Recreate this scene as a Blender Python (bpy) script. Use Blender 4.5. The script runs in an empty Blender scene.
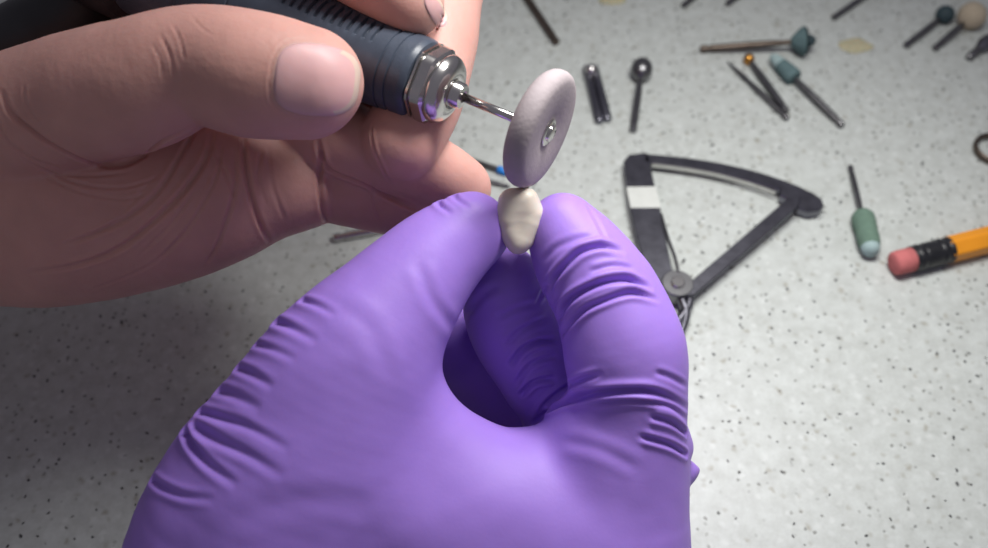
import bpy, math, random
import numpy as np
from mathutils import Vector, noise
from mathutils.bvhtree import BVHTree

# ------------------------------------------------------------------ camera, world, lights
S = 0.01                      # all lengths below are centimetres
PITCH = math.radians(55)
FWD = np.array([0, math.cos(PITCH), -math.sin(PITCH)])
UPV = np.array([0, math.sin(PITCH), math.cos(PITCH)])
RGT = np.array([1.0, 0, 0])
CAM = -28.6 * FWD
FPX = 1000.0

sc = bpy.context.scene
col = sc.collection
cd = bpy.data.cameras.new('camera')
cam = bpy.data.objects.new('camera', cd); col.objects.link(cam)
cam.location = Vector(CAM * S)
cam.rotation_euler = (math.pi / 2 - PITCH, 0, 0)
cd.sensor_width = 36.0
cd.lens = FPX * 36.0 / 988.0
cd.clip_start = 0.01; cd.clip_end = 20
cd.dof.use_dof = True
cd.dof.focus_distance = 0.205
cd.dof.aperture_fstop = 13.0
sc.camera = cam

w = bpy.data.worlds.new('world'); sc.world = w; w.use_nodes = True
bg = w.node_tree.nodes['Background']
bg.inputs[0].default_value = (0.86, 0.82, 0.97, 1)
bg.inputs[1].default_value = 0.20

def area(name, loc, target, sx, sy, power, color):
    l = bpy.data.lights.new(name, 'AREA'); l.shape = 'RECTANGLE'
    l.size = sx * S; l.size_y = sy * S; l.energy = power; l.color = color; l.spread = math.radians(125)
    o = bpy.data.objects.new(name, l); col.objects.link(o)
    o.location = Vector(loc) * S
    o.rotation_euler = (Vector(target) - Vector(loc)).to_track_quat('-Z', 'Y').to_euler()
    return o
area('desk_lamp', (7, 2.6, 21.5), (4.8, -4.8, 0), 12, 4, 0.345, (1.0, 0.985, 0.96))

sc.view_settings.view_transform = 'Standard'
sc.view_settings.look = 'None'
sc.view_settings.gamma = 1
sc.view_settings.use_curve_mapping = False
sc.view_settings.exposure = -0.06

# ------------------------------------------------------------------ helpers
def K(px, py, d):
    """point seen at photo position (px,py), d cm along the viewing axis"""
    return CAM + d * FWD + (px - 494) / FPX * d * RGT + (274 - py) / FPX * d * UPV

def T(px, py, z=0.0):
    """point at height z above the worktop"""
    r = FWD + (px - 494) / FPX * RGT + (274 - py) / FPX * UPV
    return CAM + r * ((z - CAM[2]) / r[2])

def D(v):                      # direction given as right, down, towards the viewer
    return v[0] * RGT - v[1] * UPV - v[2] * FWD

def nrm(v):
    v = np.asarray(v, float); return v / np.linalg.norm(v)

def rgb(r, g, b):
    f = lambda c: (c / 12.92 if c <= .04045 else ((c + .055) / 1.055) ** 2.4)
    return (f(r / 255), f(g / 255), f(b / 255), 1)

def pmat(name, color, rough=.5, metal=0.0, sss=0.0, var=.0, scale=200, bump=0.0, bscale=800, spec=.5, coat=0.0):
    m = bpy.data.materials.new(name); m.use_nodes = True
    nt = m.node_tree; b = nt.nodes['Principled BSDF']
    b.inputs['Roughness'].default_value = rough; b.inputs['Metallic'].default_value = metal
    b.inputs['Specular IOR Level'].default_value = spec
    b.inputs['Coat Weight'].default_value = coat
    if sss:
        b.inputs['Subsurface Weight'].default_value = sss
        b.inputs['Subsurface Radius'].default_value = (1, .4, .25)
        b.inputs['Subsurface Scale'].default_value = .0025
    tc = nt.nodes.new('ShaderNodeTexCoord')
    n = nt.nodes.new('ShaderNodeTexNoise'); n.inputs['Scale'].default_value = scale; n.inputs['Detail'].default_value = 4
    nt.links.new(tc.outputs['Object'], n.inputs['Vector'])
    r = nt.nodes.new('ShaderNodeValToRGB')
    r.color_ramp.elements[0].position = .3; r.color_ramp.elements[1].position = .7
    c = color
    r.color_ramp.elements[0].color = (c[0] * (1 - var), c[1] * (1 - var), c[2] * (1 - var), 1)
    r.color_ramp.elements[1].color = (min(1, c[0] * (1 + var)), min(1, c[1] * (1 + var)), min(1, c[2] * (1 + var)), 1)
    nt.links.new(n.outputs['Fac'], r.inputs['Fac']); nt.links.new(r.outputs['Color'], b.inputs['Base Color'])
    if bump:
        n2 = nt.nodes.new('ShaderNodeTexNoise'); n2.inputs['Scale'].default_value = bscale; n2.inputs['Detail'].default_value = 3
        nt.links.new(tc.outputs['Object'], n2.inputs['Vector'])
        bp = nt.nodes.new('ShaderNodeBump'); bp.inputs['Strength'].default_value = bump; bp.inputs['Distance'].default_value = .0003
        nt.links.new(n2.outputs['Fac'], bp.inputs['Height']); nt.links.new(bp.outputs['Normal'], b.inputs['Normal'])
    return m

def mesh_obj(name, verts, faces, mats, parent=None, smooth=True, origin=None, mi=None, sharp=None):
    V = np.asarray(verts, float)
    if parent is not None: org = np.array(parent['org'])
    else: org = np.array(origin) if origin is not None else np.array([*((V.min(0) + V.max(0)) / 2)[:2], V[:, 2].min()])
    me = bpy.data.meshes.new(name)
    me.from_pydata([tuple(v) for v in (V - org) * S], [], [tuple(int(i) for i in f) for f in faces])
    if not isinstance(mats, (list, tuple)): mats = [mats]
    for m in mats: me.materials.append(m)
    if mi is not None: me.polygons.foreach_set('material_index', np.asarray(mi, dtype=np.int32))
    me.polygons.foreach_set('use_smooth', [smooth] * len(me.polygons))
    me.update()
    if sharp: me.set_sharp_from_angle(angle=math.radians(sharp))
    o = bpy.data.objects.new(name, me); col.objects.link(o)
    if parent is not None: o.parent = parent; 
    else: o.location = Vector(org * S)
    return o

def tag(o, label, cat, group=None):
    o['label'] = label; o['category'] = cat
    if group: o['group'] = group
    return o

def thing(name, label, cat, at, group=None):
    o = bpy.data.objects.new(name, None); col.objects.link(o)
    o.empty_display_size = .01
    o.location = Vector(np.asarray(at) * S); o['org'] = [float(a) for a in at]
    return tag(o, label, cat, group)

def sub(name, V, F, mat, parent_mesh, root, **k):
    """a sub-part: parent_mesh is a part whose own origin is its root's origin"""
    o = mesh_obj(name, V, F, mat, root, **k); o.parent = parent_mesh; return o

def frame(ax, ref=None):
    ax = nrm(ax)
    if ref is None: ref = np.array([0, 0, 1.0]) if abs(ax[2]) < .9 else np.array([1.0, 0, 0])
    u = nrm(ref - np.dot(ref, ax) * ax); return u, np.cross(ax, u), ax

def lathe(p0, ax, prof, n=32, rf=None, ref=None, caps=True):
    u, v, a = frame(ax, ref); V = []; F = []
    for i, (s, r) in enumerate(prof):
        for j in range(n):
            t = 2 * math.pi * j / n
            rr = rf(s, r, t) if rf else r
            V.append(p0 + a * s + (u * math.cos(t) + v * math.sin(t)) * rr)
    for i in range(len(prof) - 1):
        for j in range(n):
            k = (j + 1) % n
            F.append((i * n + j, i * n + k, (i + 1) * n + k, (i + 1) * n + j))
    if caps:
        F.append(tuple(range(n - 1, -1, -1))); m = (len(prof) - 1) * n; F.append(tuple(range(m, m + n)))
    return V, F

def tube(pts, radii, n=14, sub_=6):
    P = crom(np.array([[*p, r] for p, r in zip(pts, radii)], float), sub_)
    V = []; F = []; prev = None
    for i in range(len(P)):
        t = nrm(P[min(i + 1, len(P) - 1), :3] - P[max(i - 1, 0), :3])
        if prev is None: u, v, _ = frame(t)
        else: u = nrm(prev - np.dot(prev, t) * t); v = np.cross(t, u)
        prev = u
        for j in range(n):
            a = 2 * math.pi * j / n
            V.append(P[i, :3] + (u * math.cos(a) + v * math.sin(a)) * P[i, 3])
    for i in range(len(P) - 1):
        for j in range(n):
            k = (j + 1) % n; F.append((i * n + j, i * n + k, (i + 1) * n + k, (i + 1) * n + j))
    F.append(tuple(range(n - 1, -1, -1))); m = (len(P) - 1) * n; F.append(tuple(range(m, m + n)))
    return V, F

def crom(P, n):
    P = np.asarray(P, float); out = []
    for i in range(len(P) - 1):
        p0 = P[max(i - 1, 0)]; p1 = P[i]; p2 = P[i + 1]; p3 = P[min(i + 2, len(P) - 1)]
        for k in range(n):
            t = k / n
            out.append(.5 * (2 * p1 + (p2 - p0) * t + (2 * p0 - 5 * p1 + 4 * p2 - p3) * t * t + (3 * p1 - p0 - 3 * p2 + p3) * t ** 3))
    out.append(P[-1]); return np.array(out)

def prism(xy, z0, z1, bev=.035):
    """closed outline of (x,y) world cm, bevelled slab between heights z0 and z1"""
    P = np.array(xy, float); n = len(P)
    area2 = np.sum(P[:, 0] * np.roll(P[:, 1], -1) - np.roll(P[:, 0], -1) * P[:, 1])
    if area2 < 0: P = P[::-1]
    e = np.roll(P, -1, 0) - P; e /= np.linalg.norm(e, axis=1)[:, None] + 1e-9
    nn = np.stack([-e[:, 1], e[:, 0]], 1); m = nn + np.roll(nn, 1, 0); m /= np.linalg.norm(m, axis=1)[:, None] + 1e-9
    In = P + m * bev
    V = []
    for Q, z in ((In, z0), (P, z0 + bev), (P, z1 - bev), (In, z1)):
        V += [(*q, z) for q in Q]
    F = []
    for k in range(3):
        for j in range(n):
            i2 = (j + 1) % n; F.append((k * n + j, k * n + i2, (k + 1) * n + i2, (k + 1) * n + j))
    F.append(tuple(range(n - 1, -1, -1))); F.append(tuple(range(3 * n, 4 * n)))
    return V, F

def band(pts, widths):
    """outline of a strip of varying width along a centre line (x,y)"""
    P = np.array(pts, float)[:, :2]; L = []; R = []
    for i in range(len(P)):
        t = P[min(i + 1, len(P) - 1)] - P[max(i - 1, 0)]; t /= np.linalg.norm(t); n_ = np.array([-t[1], t[0]])
        L.append(P[i] + n_ * widths[i] / 2); R.append(P[i] - n_ * widths[i] / 2)
    return L + R[::-1]

def disc_xy(c, r, n=32):
    return [(c[0] + r * math.cos(2 * math.pi * i / n), c[1] + r * math.sin(2 * math.pi * i / n)) for i in range(n)]

# ------------------------------------------------------------------ organic bodies: smooth union of tapered limbs
def chain_sdf(X, C):
    best = None
    for a, b in zip(C[:-1], C[1:]):
        pa = a[:3]; ba = b[:3] - pa; L = max(float(ba @ ba), 1e-9)
        h = np.clip(((X - pa) @ ba) / L, 0, 1)
        d = np.sqrt(np.sum((X - pa - h[:, None] * ba) ** 2, 1)) - (a[3] + h * (b[3] - a[3]))
        best = d if best is None else np.minimum(best, d)
    return best

def body_sdf(X, groups):
    res = None
    for k, C in groups:
        R = C[:, 3].max() + k + 1.0
        m = np.where(np.all((X > C[:, :3].min(0) - R) & (X < C[:, :3].max(0) + R), 1))[0]
        d = np.full(len(X), 9.0)
        if len(m): d[m] = chain_sdf(X[m], C)
        if res is None: res = d; continue
        h = np.maximum(k - np.abs(res - d), 0) / k
        res = np.minimum(res, d) - h * h * h * k / 6
    return res

def surface(groups, h, smooth=8):
    A = np.concatenate([C for _, C in groups]); lo = (A[:, :3] - A[:, 3:4]).min(0) - 3 * h; hi = (A[:, :3] + A[:, 3:4]).max(0) + 3 * h
    B = 8; nb = np.ceil((hi - lo) / (h * B)).astype(int) + 1; N = nb * B
    bc = np.stack(np.meshgrid(*[np.arange(k) for k in nb], indexing='ij'), -1).reshape(-1, 3)
    cd_ = body_sdf(lo + (bc + .5) * B * h, groups)
    G = np.repeat(np.repeat(np.repeat(cd_.reshape(nb).astype(np.float32), B, 0), B, 1), B, 2)
    act = bc[np.abs(cd_) < B * h * 1.15]
    loc = np.stack(np.meshgrid(*[np.arange(B)] * 3, indexing='ij'), -1).reshape(-1, 3)
    idx = (act[:, None, :] * B + loc[None]).reshape(-1, 3)
    val = np.empty(len(idx), np.float32)
    for s in range(0, len(idx), 400000):
        val[s:s + 400000] = body_sdf(lo + idx[s:s + 400000] * h, groups)
    G[idx[:, 0], idx[:, 1], idx[:, 2]] = val
    I = G < 0
    c = I[:-1, :-1, :-1].astype(np.int8)
    cnt = sum(I[x:I.shape[0] - 1 + x, y:I.shape[1] - 1 + y, z:I.shape[2] - 1 + z].astype(np.int8) for x in (0, 1) for y in (0, 1) for z in (0, 1))
    cells = np.argwhere((cnt > 0) & (cnt < 8))
    vid = -np.ones(cnt.shape, np.int64); vid[cells[:, 0], cells[:, 1], cells[:, 2]] = np.arange(len(cells))
    acc = np.zeros((len(cells), 3)); num = np.zeros(len(cells))
    cor = [(x, y, z) for x in (0, 1) for y in (0, 1) for z in (0, 1)]
    for a in cor:
        for b in cor:
            if sum(b) - sum(a) == 1 and all(q >= p for p, q in zip(a, b)):
                ga = G[cells[:, 0] + a[0], cells[:, 1] + a[1], cells[:, 2] + a[2]]; gb = G[cells[:, 0] + b[0], cells[:, 1] + b[1], cells[:, 2] + b[2]]
                m = (ga < 0) != (gb < 0); t = np.where(m, ga / np.where(m, ga - gb, 1), 0)
                p = np.array(a) + t[:, None] * (np.array(b) - np.array(a))
                acc[m] += p[m]; num[m] += 1
    V = lo + (cells + acc / num[:, None]) * h
    F = []
    for ax in range(3):
        sl0 = [slice(1, -1)] * 3; sl0[ax] = slice(0, -1); sl1 = [slice(1, -1)] * 3; sl1[ax] = slice(1, None)
        a = I[tuple(sl0)]; b = I[tuple(sl1)]
        e = np.argwhere(a != b); off = np.array([1, 1, 1]); off[ax] = 0; e = e + off
        ins = I[e[:, 0], e[:, 1], e[:, 2]]
        u = np.zeros(3, int); v = np.zeros(3, int); u[(ax + 1) % 3] = 1; v[(ax + 2) % 3] = 1
        g = lambda q: vid[q[:, 0], q[:, 1], q[:, 2]]
        Q = np.stack([g(e), g(e - u), g(e - u - v), g(e - v)], 1)
        Q[~ins] = Q[~ins][:, ::-1]
        F.append(Q)
    F = np.concatenate(F)
    d, n = grad(V, groups); V = V - n * d[:, None]
    for _ in range(smooth):
        A = np.zeros_like(V); c = np.zeros(len(V))
        for i in range(4):
            a = F[:, i]; b = F[:, (i + 1) % 4]
            for q in range(3):
                A[:, q] += np.bincount(a, V[b, q], len(V)) + np.bincount(b, V[a, q], len(V))
            c += np.bincount(a, minlength=len(V)) + np.bincount(b, minlength=len(V))
        V = V * .4 + .6 * A / c[:, None]
    return V, F, n

def grad(V, groups, e=.01):
    d = body_sdf(V, groups); g = np.empty_like(V)
    for i in range(3):
        o = np.zeros(3); o[i] = e; g[:, i] = body_sdf(V + o, groups) - d
    g /= np.linalg.norm(g, axis=1)[:, None] + 1e-12
    return d, g

def limb(pts, dd=0.0, n=7):
    P = np.array([[*K(x, y, d + dd), r * (d + dd) / d] for x, y, d, r in pts]); return crom(P, n)

def normals(V, F):
    A = np.cross(V[F[:, 2]] - V[F[:, 0]], V[F[:, 3]] - V[F[:, 1]]); N = np.zeros_like(V)
    for i in range(4):
        for q in range(3): N[:, q] += np.bincount(F[:, i], A[:, q], len(V))
    return N / (np.linalg.norm(N, axis=1)[:, None] + 1e-12)

def bvh_of(V, F): return BVHTree.FromPolygons([tuple(v) for v in V], [tuple(int(i) for i in f) for f in F])

def drop(bvh, px, py):
    o = CAM; d = nrm(K(px, py, 10) - CAM); h = bvh.ray_cast(Vector(o), Vector(d))
    return (np.array(h[0]), np.array(h[1])) if h[0] is not None else (None, None)

def creases(V, N, bvh, lines):
    """press folds into a skin: each line = (points, depth, width, ridge) followed over the surface"""
    disp = np.zeros(len(V))
    for line in lines:
        pts, dep, wid, ridge = line[:4]
        P = crom(np.array([(x, y) for x, y in pts], float), 6); Q = []
        for x, y in P:
            q, _ = drop(bvh, x, y)
            if q is not None: Q.append(q)
        if len(Q) < 3: continue
        Q = np.array(Q); R = wid * 5
        m = np.where(np.all((V > Q.min(0) - R) & (V < Q.max(0) + R), 1))[0]
        if not len(m): continue
        X = V[m]; best = np.full(len(m), 9.); par = np.zeros(len(m)); side = np.zeros(len(m))
        L = len(Q) - 1
        for i in range(L):
            a = Q[i]; b = Q[i + 1] - a
            if b @ b > .4 * .4: continue
            h = np.clip(((X - a) @ b) / max(b @ b, 1e-9), 0, 1); dv = X - a - h[:, None] * b; d = np.linalg.norm(dv, axis=1)
            k = d < best; best[k] = d[k]; par[k] = (i + h[k]) / L
            sd = np.einsum('ij,ij->i', np.cross(np.broadcast_to(b, dv.shape), dv), N[m]); side[k] = np.sign(sd[k])
        f = np.clip(np.sin(np.clip(par, .0, 1) * math.pi) * 1.6 + .12, 0, 1)
        if len(line) > 4: f = np.clip(1.25 * (1 - par), 0, 1) ** .8
        disp[m] += f * (-dep * np.exp(-(best / wid) ** 2) + ridge * np.exp(-((best - 2.0 * wid) / (1.1 * wid)) ** 2))
    return disp

def fnoise(V, scale, seed=0):
    return np.array([noise.noise(Vector((v[0] * scale[0] + seed, v[1] * scale[1], v[2] * scale[2]))) for v in V])

# ------------------------------------------------------------------ materials
def mat_counter():
    m = bpy.data.materials.new('speckled_solid_surface'); m.use_nodes = True
    nt = m.node_tree; N = nt.nodes; L = nt.links; b = N['Principled BSDF']
    b.inputs['Roughness'].default_value = .42; b.inputs['Specular IOR Level'].default_value = .35
    tc = N.new('ShaderNodeTexCoord')
    def spots(scale, lo, hi, keep, seed, rnd=1.0):
        mp = N.new('ShaderNodeMapping'); mp.inputs['Location'].default_value = (seed, seed * .37, .002 * seed); L.new(tc.outputs['Object'], mp.inputs['Vector'])
        wn = N.new('ShaderNodeTexNoise'); wn.inputs['Scale'].default_value = scale * 1.6; L.new(mp.outputs[0], wn.inputs['Vector'])
        ad = N.new('ShaderNodeVectorMath'); ad.operation = 'MULTIPLY_ADD'; ad.inputs[1].default_value = (.5 / scale,) * 3
        L.new(wn.outputs['Color'], ad.inputs[0]); L.new(mp.outputs[0], ad.inputs[2])
        v = N.new('ShaderNodeTexVoronoi'); v.voronoi_dimensions = '2D'; v.inputs['Scale'].default_value = scale; L.new(ad.outputs[0], v.inputs['Vector'])
        r = N.new('ShaderNodeMapRange'); r.inputs[1].default_value = lo; r.inputs[2].default_value = hi; r.inputs[3].default_value = 1; r.inputs[4].default_value = 0
        L.new(v.outputs['Distance'], r.inputs[0])
        s = N.new('ShaderNodeSeparateColor'); L.new(v.outputs['Color'], s.inputs[0])
        g = N.new('ShaderNodeMapRange'); g.inputs[1].default_value = keep; g.inputs[2].default_value = keep + .12; L.new(s.outputs[0], g.inputs[0])
        mu = N.new('ShaderNodeMath'); mu.operation = 'MULTIPLY'; L.new(r.outputs[0], mu.inputs[0]); L.new(g.outputs[0], mu.inputs[1]); return mu.outputs[0]
    def mix(fac, a, c, k=1.0):
        x = N.new('ShaderNodeMix'); x.data_type = 'RGBA'
        if k != 1.0:
            q = N.new('ShaderNodeMath'); q.operation = 'MULTIPLY'; q.inputs[1].default_value = k; L.new(fac, q.inputs[0]); fac = q.outputs[0]
        L.new(fac, x.inputs['Factor']); L.new(a, x.inputs['A']); x.inputs['B'].default_value = c; return x.outputs['Result']
    n = N.new('ShaderNodeTexNoise'); n.inputs['Scale'].default_value = 260; n.inputs['Detail'].default_value = 7; n.inputs['Roughness'].default_value = .7
    L.new(tc.outputs['Object'], n.inputs['Vector'])
    r = N.new('ShaderNodeValToRGB'); e = r.color_ramp.elements
    e[0].position = .3; e[0].color = rgb(171, 175, 171); e[1].position = .65; e[1].color = rgb(190, 195, 192)
    L.new(n.outputs['Fac'], r.inputs['Fac']); c = r.outputs['Color']
    c = mix(spots(300, .1, .35, .7, 3.1), c, rgb(210, 214, 212), .35)
    c = mix(spots(260, .06, .25, .7, 7.7), c, rgb(140, 137, 124), .4)
    c = mix(spots(140, .02, .14, .72, 1.9), c, rgb(126, 118, 98), .55)
    c = mix(spots(420, .1, .24, .8, 5.5), c, rgb(90, 90, 84), .7)
    c = mix(spots(230, .05, .115, .72, 9.3), c, rgb(40, 41, 42), .95)
    c = mix(spots(140, .035, .064, .66, 4.3), c, rgb(24, 24, 26), 1)
    L.new(c, b.inputs['Base Color'])
    return m

M = {}
M['counter'] = mat_counter()
M['skin'] = pmat('skin', rgb(200, 152, 142), .54, 0, .35, .08, 90, .25, 900, .35)
M['nail'] = pmat('nail', rgb(220, 166, 166), .42, 0, .3, .05, 120, 0, 800, .3)
M['nail_edge'] = pmat('nail_edge', rgb(214, 184, 168), .5, 0, .2, .03, 200)
M['glove'] = pmat('nitrile', rgb(158, 124, 214), .5, 0, .12, .03, 60, .08, 1500, .3)
M['rubber'] = pmat('grip_rubber', rgb(68, 75, 88), .36, 0, 0, .12, 300, .1, 1500, .4)
M['black'] = pmat('black_plastic', rgb(26, 27, 32), .5, 0, 0, .1, 300)
M['steel'] = pmat('polished_steel', rgb(205, 203, 200), .2, 1, 0, .05, 200)
M['dark_steel'] = pmat('dark_steel', rgb(118, 118, 126), .28, 1, 0, .2, 250, .1)
M['bur_steel'] = pmat('bur_steel', rgb(120, 120, 122), .33, 1, 0, .15, 300)
M['brown_steel'] = pmat('brown_steel', rgb(104, 94, 86), .45, 1, 0, .15, 300)
M['white_band'] = pmat('white_tape', rgb(196, 199, 194), .6, 0, 0, .04, 300)
M['wheel'] = pmat('rubber_wheel', rgb(168, 158, 161), .7, 0, 0, .04, 400, .3, 1200, .2)
M['tooth'] = pmat('ceramic', rgb(218, 208, 194), .4, 0, .2, .06, 150, 0, 800, .45)
M['green'] = pmat('green_stone', rgb(100, 124, 110), .85, 0, 0, .08, 700, .5, 2500, .2)
M['teal'] = pmat('teal_stone', rgb(92, 114, 116), .8, 0, 0, .1, 700, .4, 2500, .2)
M['dark_teal'] = pmat('dark_teal_stone', rgb(44, 62, 68), .7, 0, 0, .1, 700)
M['pale_tip'] = pmat('pale_stone', rgb(150, 172, 172), .7, 0, 0, .06, 700)
M['cream'] = pmat('cream_felt', rgb(172, 160, 140), .85, 0, 0, .06, 500)
M['wax'] = pmat('yellow_wax', rgb(178, 172, 142), .6, 0, .2, .08, 400)
M['brass'] = pmat('brass', rgb(196, 142, 70), .3, 1, 0, .1, 400)
M['pencil'] = pmat('pencil_paint', rgb(222, 144, 34), .42, 0, 0, .04, 150, 0, 800, .4)
M['ferrule'] = pmat('black_ferrule', rgb(28, 29, 33), .35, 0, 0, .3, 500, .3, 1500)
M['eraser'] = pmat('pink_eraser', rgb(190, 110, 110), .8, 0, 0, .1, 400, .4, 1500, .2)
M['blue'] = pmat('blue_band', rgb(40, 130, 215), .4)

# ------------------------------------------------------------------ worktop
V, F = prism([(-45, -26), (45, -26), (45, 34), (-45, 34)], -3, 0, .3)
tag(mesh_obj('worktop', V, F, M['counter'], smooth=False), 'pale grey stone-look worktop flecked with tiny black and brown specks', 'worktop')

# ------------------------------------------------------------------ bare hand
DD = .8
bare = [
    (1.0, limb([(-150, 205, 22, 2.3), (-60, 195, 21, 2.25), (40, 208, 20.5, 2.05), (130, 210, 20.5, 1.72), (205, 200, 20.5, 1.45), (250, 188, 20.5, 1.2)], DD)),   # palm heel
    (1.4, limb([(-80, 180, 20.4, 1.7), (40, 155, 20.6, 1.6), (150, 150, 20.8, 1.5), (230, 140, 20.9, 1.35), (300, 130, 21.2, 1.0)], DD)),                      # palm
    (1.0, limb([(-150, 205, 22, 2.3), (-330, 260, 22.5, 2.4), (-560, 380, 23.5, 2.6)], DD)),                                                                    # wrist
    (.16, limb([(258, 186, 20.5, 1.16), (285, 184, 20.5, 1.05), (303, 186, 20.5, .90)], DD)),                                                                     # little finger
    (.10, limb([(345, 188, 20.7, .80), (375, 195, 20.8, .77), (412, 206, 21.0, .70), (445, 222, 21.4, .62)], DD)),
    (.12, limb([(290, 122, 20.6, .9), (335, 138, 20.2, .84), (380, 154, 20.1, .76), (425, 167, 20.3, .70), (460, 188, 20.9, .66)], DD)),                          # ring finger
    (.08, limb([(455, -70, 21.5, .95), (440, -10, 21.1, .93), (433, 40, 20.7, .92), (420, 100, 20.0, .86), (401, 141, 19.6, .80)], DD)),                         # middle finger
    (.5, limb([(150, 80, 22.6, 1.2), (260, -60, 23, 1.1), (400, -110, 22, 1.0), (455, -70, 21.5, .95)], DD)),
    (.3, limb([(300, 100, 22.0, .9), (345, 112, 21.6, .9), (395, 118, 21.3, .85)], DD)),
    (.5, limb([(60, 120, 22.4, 1.2), (150, -10, 24.6, 1.0), (290, -130, 22.6, .95), (340, -50, 19.0, .85)], DD)),
    (.08, limb([(340, -50, 19.0, .85), (385, -18, 18.9, .74), (412, 4, 18.9, .62)], DD)),                                                                     # index finger
    (.13, limb([(-60, 160, 20.0, 1.6), (8, 128, 19.2, 1.36), (73, 101, 18.6, 1.23), (135, 86, 18.1, 1.2), (195, 66, 17.8, 1.05), (250, 74, 17.7, 1.12), (307, 83, 17.8, 1.0)], DD)),  # thumb
]
V, F, N = surface(bare, .04)
N = normals(V, F)
bvh = bvh_of(V, F)
L = [
    ([(2, 92), (10, 112), (30, 130), (55, 147), (91, 162), (119, 165), (144, 155), (166, 139), (196, 126)], .10, .05, .015),
    ([(212, 131), (205, 160), (182, 193), (153, 222), (120, 248), (80, 264), (30, 272)], .06, .05, .02),
    ([(196, 128), (182, 153), (157, 193), (120, 222), (70, 244)], .045, .045, .015),
    ([(234, 150), (234, 193), (219, 240), (204, 266)], .04, .04, .012),
    ([(243, 134), (247, 175), (258, 218), (274, 250)], .09, .045, .015),
    ([(222, 140), (215, 180), (190, 225), (160, 258)], .025, .03, .01),
    ([(195, 190), (170, 225), (140, 255)], .02, .03, .01),
    ([(30, 160), (73, 182), (120, 188), (157, 178)], .018, .03, .01),
    ([(36, 172), (80, 192), (125, 199), (150, 192)], .014, .03, .008),
    ([(10, 150), (50, 172), (90, 176), (130, 172)], .02, .03, .01),
    ([(160, 34), (168, 50), (172, 64), (174, 80)], .018, .03, .008),
    ([(172, 24), (180, 40), (184, 60)], .015, .025, .006),
    ([(152, 44), (160, 60), (163, 80)], .012, .025, .006),
    ([(190, 14), (200, 26), (214, 36)], .010, .02, .004),
    ([(-8, 108), (6, 138), (30, 158), (60, 168)], .025, .04, .012), ([(24, 84), (26, 104), (40, 124)], .015, .03, .008),
    ([(268, 150), (272, 185), (285, 220)], .02, .04, .008),
    ([(318, 140), (321, 155), (331, 170), (362, 183), (392, 198), (420, 211)], .09, .05, .03),
    ([(322, 150), (320, 185), (324, 215), (330, 226)], .08, .05, .012),
    ([(208, 140), (224, 170), (238, 205)], .02, .03, .01), ([(262, 150), (258, 175), (266, 205)], .02, .035, .01),
    ([(60, 245), (110, 225), (160, 170)], .015, .035, .006), ([(90, 290), (150, 265), (195, 225)], .015, .035, .006),
    ([(372, 180), (374, 200), (380, 222)], .02, .03, .006),
    ([(372, 126), (375, 150), (391, 186)], .03, .03, .03),
]
disp = creases(V, N, bvh, L)
disp += .02 * fnoise(V, (1.1, 1.1, 1.1)) + .003 * fnoise(V, (6, 6, 6), 5)
# fine wrinkles running round the limb at the knuckle folds and the palm
V = V + N * disp[:, None]
bvh = bvh_of(V, F)
def nail_plate(cx, cy, hx, hy, ang, p=3.2, rings=16, n=64, lift=.028):
    """nail: domed plate that follows the fingertip, with its own thickness"""
    VV = []; FF = []; mi = []; ca, sa = math.cos(ang), math.sin(ang)
    for i in range(rings + 1):
        rr = i / rings
        for j in range(n):
            t = 2 * math.pi * j / n; c, s = math.cos(t), math.sin(t)
            q = (abs(c) ** p + abs(s) ** p) ** (-1 / p); x = rr * q * c * hx; y = rr * q * s * hy
            if x > 0: y *= 1 - .10 * (x / hx)
            P_, Nn = drop(bvh, cx + x * ca - y * sa, cy + x * sa + y * ca)
            if P_ is None: P_, Nn = VV[-1], np.zeros(3)
            off = lift * (1 - rr ** 8) - (.05 if i == rings else 0)
            VV.append(P_ + Nn * off)
    for i in range(rings):
        for j in range(n):
            k = (j + 1) % n; FF.append((i * n + j, (i + 1) * n + j, (i + 1) * n + k, i * n + k))
            t = 2 * math.pi * (j + .5) / n; mi.append(2 if (i >= rings - 3 and math.cos(t) > .45) else 1)
    return VV, FF, mi
nv, nf, nm = nail_plate(317, 80, 45, 38, math.radians(7))
# groove round the nail
C0 = []
for t in np.linspace(math.radians(75), math.radians(285), 40):
    c, s = math.cos(t), math.sin(t); q = (abs(c) ** 3.2 + abs(s) ** 3.2) ** (-1 / 3.2)
    x = q * c * 47; y = q * s * 40; a = math.radians(7); C0.append((317 + x * math.cos(a) - y * math.sin(a), 80 + x * math.sin(a) + y * math.cos(a)))
N = normals(V, F)
V = V + N * creases(V, N, bvh, [(C0[::4], .014, .022, .008)])[:, None]
nv2, nf2, nm2 = nail_plate(436, 10, 9, 20, math.radians(-28), 2.6, 8, 40, .02)
VA = np.concatenate([V, nv, nv2]); o1 = len(V); o2 = o1 + len(nv)
FA = [tuple(f) for f in F] + [tuple(i + o1 for i in f) for f in nf] + [tuple(i + o2 for i in f) for f in nf2]
MI = [0] * len(F) + nm + nm2
tag(mesh_obj('hand', VA, FA, [M['skin'], M['nail'], M['nail_edge']], mi=MI), 'bare hand gripping the dark rotary handpiece, thumb nail towards the viewer', 'hand')

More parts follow.
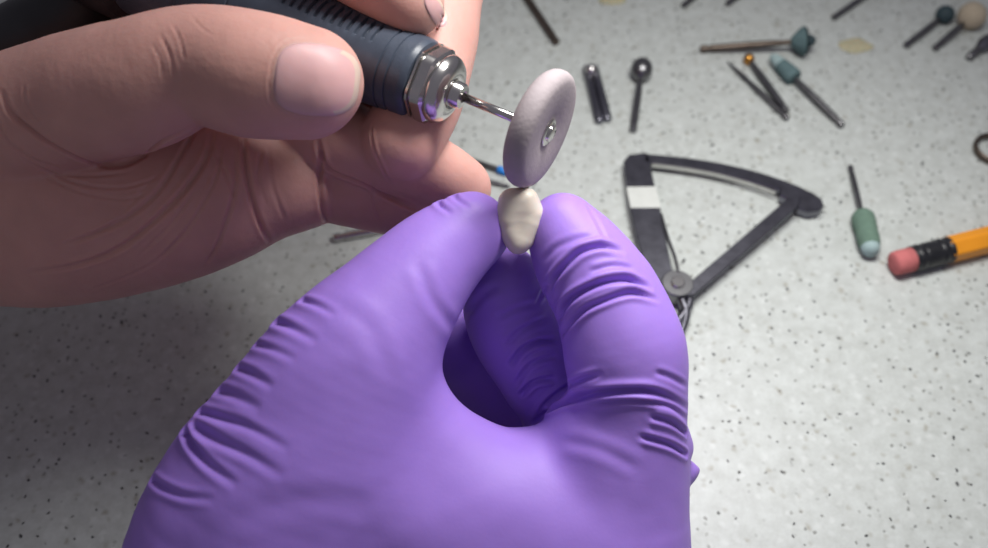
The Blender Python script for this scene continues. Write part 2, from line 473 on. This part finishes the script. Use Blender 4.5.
# ------------------------------------------------------------------ gloved hand
glove = [
    (.6, limb([(472, 230, 19.7, .76), (433, 261, 19.5, .96), (390, 312, 19.2, 1.24), (345, 372, 19.0, 1.62), (309, 445, 19.1, 1.95), (264, 552, 19.4, 2.56), (255, 700, 20, 3.0)])),   # thumb and its base
    (1.6, limb([(320, 470, 19.6, 1.9), (400, 512, 19.7, 1.82), (500, 530, 19.9, 1.8), (585, 535, 20.2, 1.85)])),                              # web and back of hand
    (.9, limb([(385, 395, 19.4, 1.0), (425, 445, 19.5, 1.05), (490, 480, 19.7, 1.0), (545, 480, 19.9, 1.0)])),
    (1.2, limb([(330, 640, 20.2, 2.6), (450, 640, 20.3, 2.6), (560, 600, 20.4, 2.2), (580, 560, 20.4, 2.1)])),
    (1.2, limb([(450, 640, 20.3, 2.6), (440, 800, 21.0, 2.7), (430, 1100, 22.5, 2.8)])),                                                       # wrist and forearm
    (.35, limb([(602, 500, 20.1, 1.70), (612, 455, 19.9, 1.5), (622, 425, 19.7, 1.28), (628, 390, 19.5, 1.17), (624, 350, 19.4, 1.18), (608, 302, 19.5, 1.07), (582, 260, 19.6, .94), (564, 230, 19.7, .73)])),   # index finger
    (.25, limb([(600, 500, 21.6, 1.5), (575, 410, 21.9, 1.2), (545, 368, 21.7, 1.1), (515, 322, 21.4, 1.05), (503, 285, 20.9, .85)])),           # middle finger
    (.25, limb([(590, 520, 22.8, 1.5), (540, 430, 23.4, 1.2), (480, 360, 23.5, 1.1), (450, 330, 22.8, .8)])),                                      # ring finger
    (.25, limb([(560, 560, 23.2, 1.6), (510, 470, 24.2, 1.2), (440, 400, 24.3, 1.0)])),
    (.12, limb([(665, 470, 20.1, .45), (682, 472, 20.1, .28), (698, 470, 20.2, .05)])),
    (.15, limb([(655, 440, 19.9, .7), (672, 446, 19.9, .42)])),
]
V, F, N = surface(glove, .04)
N = normals(V, F)
bvh = bvh_of(V, F)
L = [
    ([(550, 290), (556, 276), (568, 262), (582, 251), (602, 246), (622, 251)], .11, .06, .05),
    ([(543, 262), (556, 248), (575, 240), (594, 236)], .02, .06, .012),
    ([(558, 320), (570, 300), (596, 285), (626, 279), (650, 287)], .12, .06, .055),
    ([(560, 336), (582, 312), (606, 300), (632, 293), (658, 299)], .08, .05, .04),
    ([(590, 272), (612, 266), (634, 268)], .03, .05, .018),
    ([(533, 425), (548, 412), (566, 402), (588, 395), (622, 391), (656, 393), (692, 411)], .12, .065, .055),
    ([(590, 404), (630, 400), (668, 406), (694, 424)], .06, .045, .035),
    ([(650, 416), (674, 424), (696, 442)], .07, .05, .04),
    ([(640, 436), (672, 446), (696, 462)], .07, .05, .04),
    ([(536, 416), (552, 398), (575, 382), (600, 374)], .06, .05, .035),
    ([(655, 372), (672, 378), (690, 388)], .03, .05, .015),
    ([(560, 440), (600, 450), (640, 470)], .015, .1, .01),
    ([(510, 366), (522, 350), (540, 341), (558, 342)], .10, .055, .055),
    ([(516, 384), (532, 364), (556, 356)], .06, .05, .035),
    ([(520, 396), (534, 382), (554, 378)], .09, .05, .05),
    ([(506, 345), (522, 330), (548, 318)], .05, .06, .03),
    ([(496, 318), (518, 308), (545, 303)], .03, .06, .02),
    ([(187, 432), (193, 446), (208, 464), (238, 486)], .10, .07, .06, 1),
    ([(196, 428), (218, 440), (250, 456), (285, 478)], .07, .08, .04, 1),
    ([(200, 412), (222, 418), (250, 428), (290, 450)], .07, .07, .035, 1),
    ([(216, 390), (236, 396), (262, 410)], .06, .08, .03, 1),
    ([(232, 366), (252, 374), (274, 388)], .06, .07, .03, 1),
    ([(153, 480), (164, 488), (184, 496), (215, 500)], .06, .06, .04, 1),
    ([(276, 322), (292, 328), (318, 342)], .06, .07, .035, 1),
    ([(255, 344), (274, 350), (296, 360)], .04, .06, .02, 1),
    ([(302, 300), (318, 306), (336, 316)], .05, .06, .025, 1),
    ([(434, 196), (440, 206), (452, 214)], .06, .05, .03, 1),
    ([(450, 190), (457, 200), (470, 208)], .04, .05, .02, 1),
    ([(500, 285), (482, 296), (462, 320)], .02, .08, .015),
    ([(455, 330), (432, 300), (418, 262)], .02, .11, .012),
    ([(588, 205), (598, 222), (606, 240)], .02, .05, .012),
    ([(538, 300), (548, 284), (560, 270)], .03, .05, .02, 1),
    ([(230, 520), (300, 500), (380, 505)], .012, .18, .01),
    ([(330, 300), (370, 330), (390, 380)], .012, .15, .01),
]
disp = creases(V, N, bvh, L)
disp += .035 * fnoise(V, (.9, .9, .9), 3) + .006 * fnoise(V, (2.5, 2.5, 2.5), 8)
V = V + N * disp[:, None]
tag(mesh_obj('gloved_hand', V, F, M['glove']), 'hand in a purple nitrile glove pinching the white crown between thumb and forefinger', 'hand')

# ------------------------------------------------------------------ crown held between the gloved fingertips
dc = 19.35
V, F, _ = surface([
    (.1, limb([(520, 212, dc + .10, .36), (519, 236, dc + .12, .30)], n=3)),
    (.16, limb([(512, 202, dc, .27), (509, 220, dc, .25)], n=3)),
    (.16, limb([(525, 201, dc - .02, .27), (532, 214, dc, .24)], n=3)),
    (.12, limb([(529, 224, dc, .24), (523, 238, dc, .22)], n=3)),
    (.12, limb([(512, 232, dc + .02, .24), (518, 243, dc, .22)], n=3))], .016, 4)
tag(mesh_obj('dental_crown', V, F, M['tooth']), 'ivory ceramic tooth crown held between purple gloved fingertips under the wheel', 'crown')

# ------------------------------------------------------------------ rotary handpiece
ax = nrm(D((.906, .423, .30)))
NOSE = K(424, 81, 19.75)
hp = thing('handpiece', 'dark blue-grey rotary handpiece with ribbed rubber grip and steel nose', 'handpiece', NOSE - ax * 9)
R0 = .83
prof = [(-7.2, 1.05), (-7.1, 1.1), (-5.6, 1.06), (-5.5, .98), (-5.42, .98), (-5.35, 1.02)]
s = -5.3
while s < -.18: prof.append((s, 1.02 + (R0 - 1.02) * (s + 5.3) / 5.1)); s += .0158
prof += [(-.16, R0), (-.08, R0 - .01), (-.02, R0 - .05), (.0, R0 - .12)]
def grip_r(s, r, t):
    if -3.1 < s < -.95:
        ph = ((s + 3.1) / .19) % 1.0
        for c in (-.05, 1.2, 2.46, 3.72, 4.97):
            dt = abs((t - c + math.pi) % (2 * math.pi) - math.pi)
            if dt < .32:
                e = min(1, (.32 - dt) / .05)
                r -= .06 * e * (1 if ph < .42 else 0)
    if abs(s + .62) < .022 or abs(s + .40) < .022 or abs(s + 4.2) < .03: r -= .03
    return r
V, F = lathe(NOSE, ax, prof, 144, grip_r, ref=-FWD + .6 * UPV)
mesh_obj('grip_sleeve', V, F, M['rubber'], hp, sharp=30)
V, F = lathe(NOSE, ax, [(-9.1, .6), (-9.0, 1.2), (-8.7, 1.32), (-7.6, 1.34), (-7.3, 1.25), (-7.15, 1.05)], 64)
mesh_obj('motor_body', V, F, M['black'], hp, sharp=30)
V, F = tube([NOSE - ax * 8.8, NOSE - ax * 9.6, K(75, 2, 22.9), K(20, 38, 22.9), K(-50, 66, 23.4), K(-180, 100, 24.5)], [.85, .85, .85, .82, .7, .6], 28)
mesh_obj('power_cord', V, F, M['black'], hp)
def hexr(s, r, t):
    k = 6; a = (t % (2 * math.pi / k)) - math.pi / k
    return min(r, r * math.cos(math.pi / k) / math.cos(a) * 1.06)
V, F = lathe(NOSE, ax, [(-.03, .70), (.0, .76), (.04, .80), (.09, .80), (.10, .73), (.13, .73), (.15, .79), (.34, .77), (.39, .70), (.40, .64)], 96, hexr, ref=UPV)
co = mesh_obj('hex_collar', V, F, M['steel'], hp, sharp=25)
V, F = lathe(NOSE, ax, [(.38, .66), (.40, .69), (.46, .70), (.54, .67), (.62, .60), (.68, .48), (.70, .36), (.69, .31), (.66, .30)], 72)
mesh_obj('nose_ring', V, F, M['steel'], hp)
V, F = lathe(NOSE, ax, [(.6, .27), (.86, .26), (.90, .23), (.91, .12), (.88, .10)], 40)
mesh_obj('chuck', V, F, M['steel'], hp, sharp=40)

# ------------------------------------------------------------------ grinding wheel in the chuck
WC = NOSE + ax * 2.62
wh = thing('grinding_wheel', 'pale grey-pink rubber wheel on a steel mandrel spinning against the crown', 'grinding wheel', WC)
V, F = lathe(NOSE, ax, [(.8, .09), (2.5, .09)], 24); mesh_obj('mandrel', V, F, M['steel'], wh)
RW = 1.18
V, F = lathe(WC, ax, [(-.30, .10), (-.32, .35), (-.31, .75), (-.28, RW - .2), (-.22, RW - .1), (-.13, RW - .025), (-.04, RW), (.06, RW - .005), (.14, RW - .04), (.20, RW - .11), (.22, RW - .2), (.22, .8), (.19, .42), (.16, .36), (.155, .08)], 96)
mesh_obj('wheel', V, F, M['wheel'], wh)
V, F = lathe(WC, ax, [(.10, .27), (.18, .27), (.20, .24), (.2, .17), (.24, .16), (.26, .13), (.265, .03)], 40)
mesh_obj('screw', V, F, M['steel'], wh, sharp=40)
V, F = lathe(WC, ax, [(-.48, .09), (-.46, .13), (-.30, .18)], 32); mesh_obj('hub', V, F, M['steel'], wh, sharp=40)

# ------------------------------------------------------------------ burs and stones on the worktop
def sphere_prof(c, r, r0=.02, n=14, a0=-.97, a1=.995, sx=1.0):
    return [(c + sx * r * math.sin(a), max(r * math.cos(a), r0)) for a in np.linspace(a0 * math.pi / 2, a1 * math.pi / 2, n)]

def bur(name, label, cat, tail, head, rs, heads, shank_mat='bur_steel', group=None, lift=0.0):
    """tail, head: where the shank begins and the working end stops; heads: (part name, profile measured back from the tip, material)"""
    rh = max(max(r for s_, r in pr) for _, pr, _ in heads) if heads else rs
    a = T(*tail, rs + lift); b = T(*head, max(rh, rs) + lift); Lh = np.linalg.norm(b - a); ax_ = nrm(b - a)
    o = thing(name, label, cat, np.array([*((a + b) / 2)[:2], lift]), group)
    back = min([s_ for _, pr, _ in heads for s_, r in pr] + [0]) if heads else 0
    e = Lh + back + .05
    pr = [(0, rs * .6), (.03, rs * .93), (.08, rs), (.22, rs), (.24, rs * .8), (.34, rs * .8), (.36, rs), (e * .6, rs), (e * .75, rs * .95), (e, rs * .62)] if e > .8 else [(0, rs * .7), (.05, rs), (e, rs)]
    V, F = lathe(a, ax_, pr, 24); mesh_obj('shank', V, F, M[shank_mat], o, sharp=40)
    for nm, p_, mt in heads:
        V, F = lathe(b, ax_, sorted(p_), 36); mesh_obj(nm, V, F, M[mt], o, sharp=45)
    return o

bur('green_stone_bur', 'mounted green abrasive stone on a thin shank between the caliper and pencil', 'bur', (850, 166), (872, 254), .085,
    [('stone', [(-1.6, .12), (-1.56, .26), (-1.44, .33), (-1.25, .345), (-1.05, .33), (-.85, .315), (-.62, .325), (-.4, .31), (-.26, .28)], 'green'),
     ('worn_tip', [(-.28, .28), (-.14, .25), (-.04, .19), (0, .05)], 'pale_tip')])
bur('round_bur', 'steel bur with an egg-shaped head right of the slotted mandrel', 'bur', (633, 131), (643, 60), .12,
    [('cutting_head', sphere_prof(-.42, .36, .06, sx=1.2), 'bur_steel')])
o = bur('stone_bur', 'grey-green stone bur with white tip and long shank pointing lower right', 'bur', (843, 126), (771, 55), .12,
    [('stone', [(-1.25, .1), (-1.22, .26), (-1.1, .30), (-.8, .27), (-.5, .23)], 'teal'), ('worn_tip', [(-.5, .23), (-.3, .2), (-.1, .14), (0, .04)], 'pale_tip')])
bur('polishing_bur', 'steel bur with a small golden brass head below the long cup tool', 'bur', (787, 112), (746, 55), .12,
    [('brass_head', sphere_prof(-.2, .19, .05), 'brass')])
bur('pointed_bur', 'thin dark bur tapering to a needle point beside the golden-headed bur', 'bur', (788, 119), (727, 61), .10,
    [('point', [(-1.0, .095), (-.5, .06), (0, .015)], 'bur_steel')])
bur('cup_mandrel', 'long dark mandrel lying level with a grey-green cup wheel at its right end', 'mandrel', (700, 49), (806, 41), .125,
    [('cup', [(-.5, .12), (-.42, .22), (-.2, .42), (-.08, .5), (0, .48), (.0, .3)], 'teal'), ('cap', [(.0, .2), (.1, .22), (.25, .16), (.32, .05)], 'dark_teal')], 'brown_steel')
bur('steel_rod', 'brown tinged steel rod running off the top edge above the wheel', 'bur', (557, 43), (515, -20), .13, [], 'brown_steel')

# slotted mandrel: two prongs joined by a round head
a0 = T(600, 123, .1); a1 = T(586, 66, .12); b0 = T(608, 121, .1); b1 = T(594, 66, .14)
mr = thing('slotted_mandrel', 'short steel mandrel split into two parallel prongs, right of the wheel', 'mandrel', np.array([*((a0 + b1) / 2)[:2], 0]))
for p0_, p1_ in ((a0, a1), (b0, b1)):
    L_ = np.linalg.norm(p1_ - p0_); V, F = lathe(p0_, p1_ - p0_, [(0, .05), (.03, .12), (.1, .15), (L_ - .1, .14), (L_, .07)], 20)
    mesh_obj('prong', V, F, M['dark_steel'], mr, sharp=40)
c_ = T(591, 70, .2); V, F = lathe(c_ - nrm(a1 - a0) * .2, a1 - a0, sphere_prof(.2, .21, .04), 28); mesh_obj('head', V, F, M['steel'], mr)

# burs in the far right corner, plus a dark solid in place of a shadow
bur('ball_bur', 'small steel bur with a dark teal ball head near the top right corner', 'bur', (905, 46), (951, 10), .11, [('head', sphere_prof(-.32, .32, .05), 'dark_teal')])
bur('felt_bur', 'steel bur with a round cream felt head in the top right corner', 'bur', (934, 49), (981, 8), .11, [('felt_head', sphere_prof(-.5, .48, .05), 'cream')])
bur('corner_bur', 'steel bur running off the top edge above the wax crumb', 'bur', (833, 18), (880, -14), .11, [])
bur('shadow_stub', 'dark stub standing in for a shadow at the right edge below the cream felt head', 'bur', (968, 58), (990, 40), .13, [('head', [(-.6, .14), (-.3, .26), (0, .24), (.05, .1)], 'dark_steel')])  # dark solid put in for the shadow blob near the felt bur
for nm, lab, q in (('bur_tip', 'grey bur end peeking in at the top edge, left of the cup mandrel', ((683, 6), (700, -8))),
                   ('bur_tip', 'grey bur end peeking in at the top edge, right above the cup mandrel', ((727, 4), (745, -9)))):
    bur(nm, lab, 'bur', q[0], q[1], .11, [])

# burs showing between and behind the hands
bur('grooved_bur', 'steel bur end showing below the bare little finger beside the purple glove', 'bur', (333, 238), (420, 222), .13, [], 'steel')
def blue_bur():
    a = T(470, 160, .1); b = T(512, 174, .1); o = thing('banded_bur', 'thin steel bur with a blue band between the bare fingers and wheel', 'bur', np.array([*((a + b) / 2)[:2], 0]))
    L_ = np.linalg.norm(b - a); V, F = lathe(a, b - a, [(-1.2, .07), (-1.15, .085), (L_ + .4, .085), (L_ + .8, .05)], 20); mesh_obj('shank', V, F, M['bur_steel'], o)
    V, F = lathe(a + (b - a) * .66, b - a, [(0, .1), (.03, .125), (.28, .125), (.31, .1)], 24); mesh_obj('blue_band', V, F, M['blue'], o)
blue_bur()
bur('plain_bur', 'thin plain steel shank just below the blue-banded bur', 'bur', (440, 170), (508, 186), .08, [])

# ------------------------------------------------------------------ pencil
a = T(893, 264, .37); b = T(1120, 206, .37); pa = nrm(b - a)
pc = thing('pencil', 'orange pencil with pink eraser and black ferrule at the right edge', 'pencil', np.array([*a[:2], 0]))
V, F = lathe(a, pa, [(0, .05), (0, .27), (.02, .30), (.06, .335), (.16, .35), (.75, .35)], 36); mesh_obj('eraser', V, F, M['eraser'], pc)
fp = [(.58, .33), (.6, .375)]; s = .64
while s < 1.78: fp.append((s, .375 + .012 * math.sin(s * 26) * (1 if (s < 1.0 or s > 1.35) else 0))); s += .02
fp += [(1.8, .375), (1.82, .34)]
V, F = lathe(a, pa, fp, 36); mesh_obj('ferrule', V, F, M['ferrule'], pc)
def hexp(s, r, t): a_ = (t % (math.pi / 3)) - math.pi / 6; return min(r, r * .9 / math.cos(a_))
V, F = lathe(a, pa, [(1.7, .385), (9.0, .385)], 72, hexp); mesh_obj('shaft', V, F, M['pencil'], pc, sharp=20)

# ------------------------------------------------------------------ ring at the right edge
c = T(994, 149, .15); V = []; F = []; n, k = 48, 14
for i in range(n):
    t = 2 * math.pi * i / n; u = np.array([math.cos(t), math.sin(t), 0])
    for j in range(k):
        s = 2 * math.pi * j / k; V.append(c + u * (.56 + .07 * math.cos(s)) + np.array([0, 0, 1]) * .13 * math.sin(s))
for i in range(n):
    for j in range(k): F.append((i * k + j, ((i + 1) % n) * k + j, ((i + 1) % n) * k + (j + 1) % k, i * k + (j + 1) % k))
tag(mesh_obj('metal_ring', V, F, M['brown_steel']), 'small brown metal ring cut off by the right edge of the photo', 'ring')

# ------------------------------------------------------------------ caliper
ZA, ZB = .16, .36
def G(x, y, z=ZB): p = T(x, y, z); return p[:2]
piv = G(677, 286)
cal = thing('caliper', 'dark steel fan-shaped thickness caliper with a white band, right of the glove', 'caliper', np.array([*piv, 0]))
V, F = prism([G(624, 160), G(629, 154), G(647, 152), G(650, 160), G(655, 186), G(662, 215), G(672, 268), G(680, 286), G(664, 290), G(652, 278), G(643, 258), G(636, 236), G(629, 203), G(625, 172)], ZA, ZB)
arm = mesh_obj('blade_arm', V, F, M['dark_steel'], cal, sharp=40)
V, F = prism([G(626.5, 187), G(656, 186.5), G(661, 208), G(630.5, 208)], ZA - .01, ZB + .012, .01)
mesh_obj('white_band', V, F, M['white_band'], cal, sharp=40)
cl = crom(np.array([(645, 157.5), (680, 161), (715, 166.5), (755, 176), (790, 188), (806, 196)]), 8)
pts = [G(x, y) for x, y in cl]
V, F = prism(band(pts, [.36 + .12 * i / len(pts) for i in range(len(pts))]), ZA, ZB)
mesh_obj('scale_arc', V, F, M['dark_steel'], cal, sharp=40)
cl2 = crom(np.array([(652, 163), (680, 166.5), (715, 172.5), (750, 182), (776, 191)]), 8)
V, F = prism(band([G(x, y, ZB + .01) for x, y in cl2], [.06] * len(cl2)), ZA + .05, ZB + .012, .005)
mesh_obj('graduated_edge', V, F, M['steel'], cal, sharp=40)
V, F = prism(band([G(x, y, ZB + .02) for x, y in [(791, 197), (795, 191), (808, 192), (820, 199), (823, 206), (822, 212)]], [.16, .34, .62, .6, .36, .1]), ZA - .1, ZB - .02)
V, F = prism([G(x, y) for x, y in [(780, 184), (796, 187), (812, 192), (822, 199), (824, 206), (819, 211), (808, 212), (798, 209), (794, 203), (780, 196)]], ZA - .08, ZB + .02)
mesh_obj('arc_end', V, F, M['dark_steel'], cal, sharp=40)
cz = ZB + .10
V, F = prism([G(787, 199, cz), G(801, 196, cz), G(797, 209, cz), G(694, 296, cz), G(684, 296, cz), G(683, 288, cz)], ZB + .02, cz + .04)
mesh_obj('pointer_arm', V, F, M['dark_steel'], cal, sharp=40)
V, F = prism(disc_xy(piv, .45), ZA - .12, ZB + .16, .03); mesh_obj('pivot_disc', V, F, M['bur_steel'], cal, sharp=40)
V, F = prism(disc_xy(piv, .2), ZB + .1, ZB + .22, .03); mesh_obj('pivot_screw', V, F, M['steel'], cal, sharp=40)
V, F = tube([(*G(661, 213), .3), (*G(667, 238), .42), (*G(674, 260), .5), (*G(678, 276), .5)], [.06, .055, .05, .05]); mesh_obj('spring', V, F, M['bur_steel'], cal)
for q in ([(676, 290), (684, 302), (686, 316), (676, 342), (660, 362)], [(682, 290), (692, 300), (694, 312), (694, 330), (672, 356)]):
    q = q if q[0][0] == 676 else [(680, 288), (690, 297), (684, 312), (668, 330), (652, 358)]
    V, F = tube([(*G(x, y), .26) for x, y in q], [.14, .15, .13, .1, .04]); mesh_obj('jaw', V, F, M['dark_steel'], cal)

# ------------------------------------------------------------------ crumbs
def crumb(px, py, r, label, sx=1.6):
    c = T(px, py, 0); V = []; F = []; n, m = 20, 10
    for i in range(m + 1):
        ph = math.pi / 2 * i / m
        for j in range(n):
            t = 2 * math.pi * j / n; k = 1 + .18 * noise.noise(Vector((math.cos(t) * 1.5 + px, math.sin(t) * 1.5, ph)))
            V.append(c + np.array([sx * r * k * math.cos(t) * math.cos(ph), r * k * math.sin(t) * math.cos(ph), .3 * r * math.sin(ph)]))
    for i in range(m):
        for j in range(n): F.append((i * n + j, i * n + (j + 1) % n, (i + 1) * n + (j + 1) % n, (i + 1) * n + j))
    F.append(tuple(range(n - 1, -1, -1)))
    tag(mesh_obj('wax_crumb', V, F, M['wax']), label, 'wax crumb')
crumb(855, 46, .36, 'flat yellowish wax crumb left of the dark teal ball bur')
crumb(612, 0, .3, 'yellowish wax crumb cut by the top edge, above the slotted mandrel')
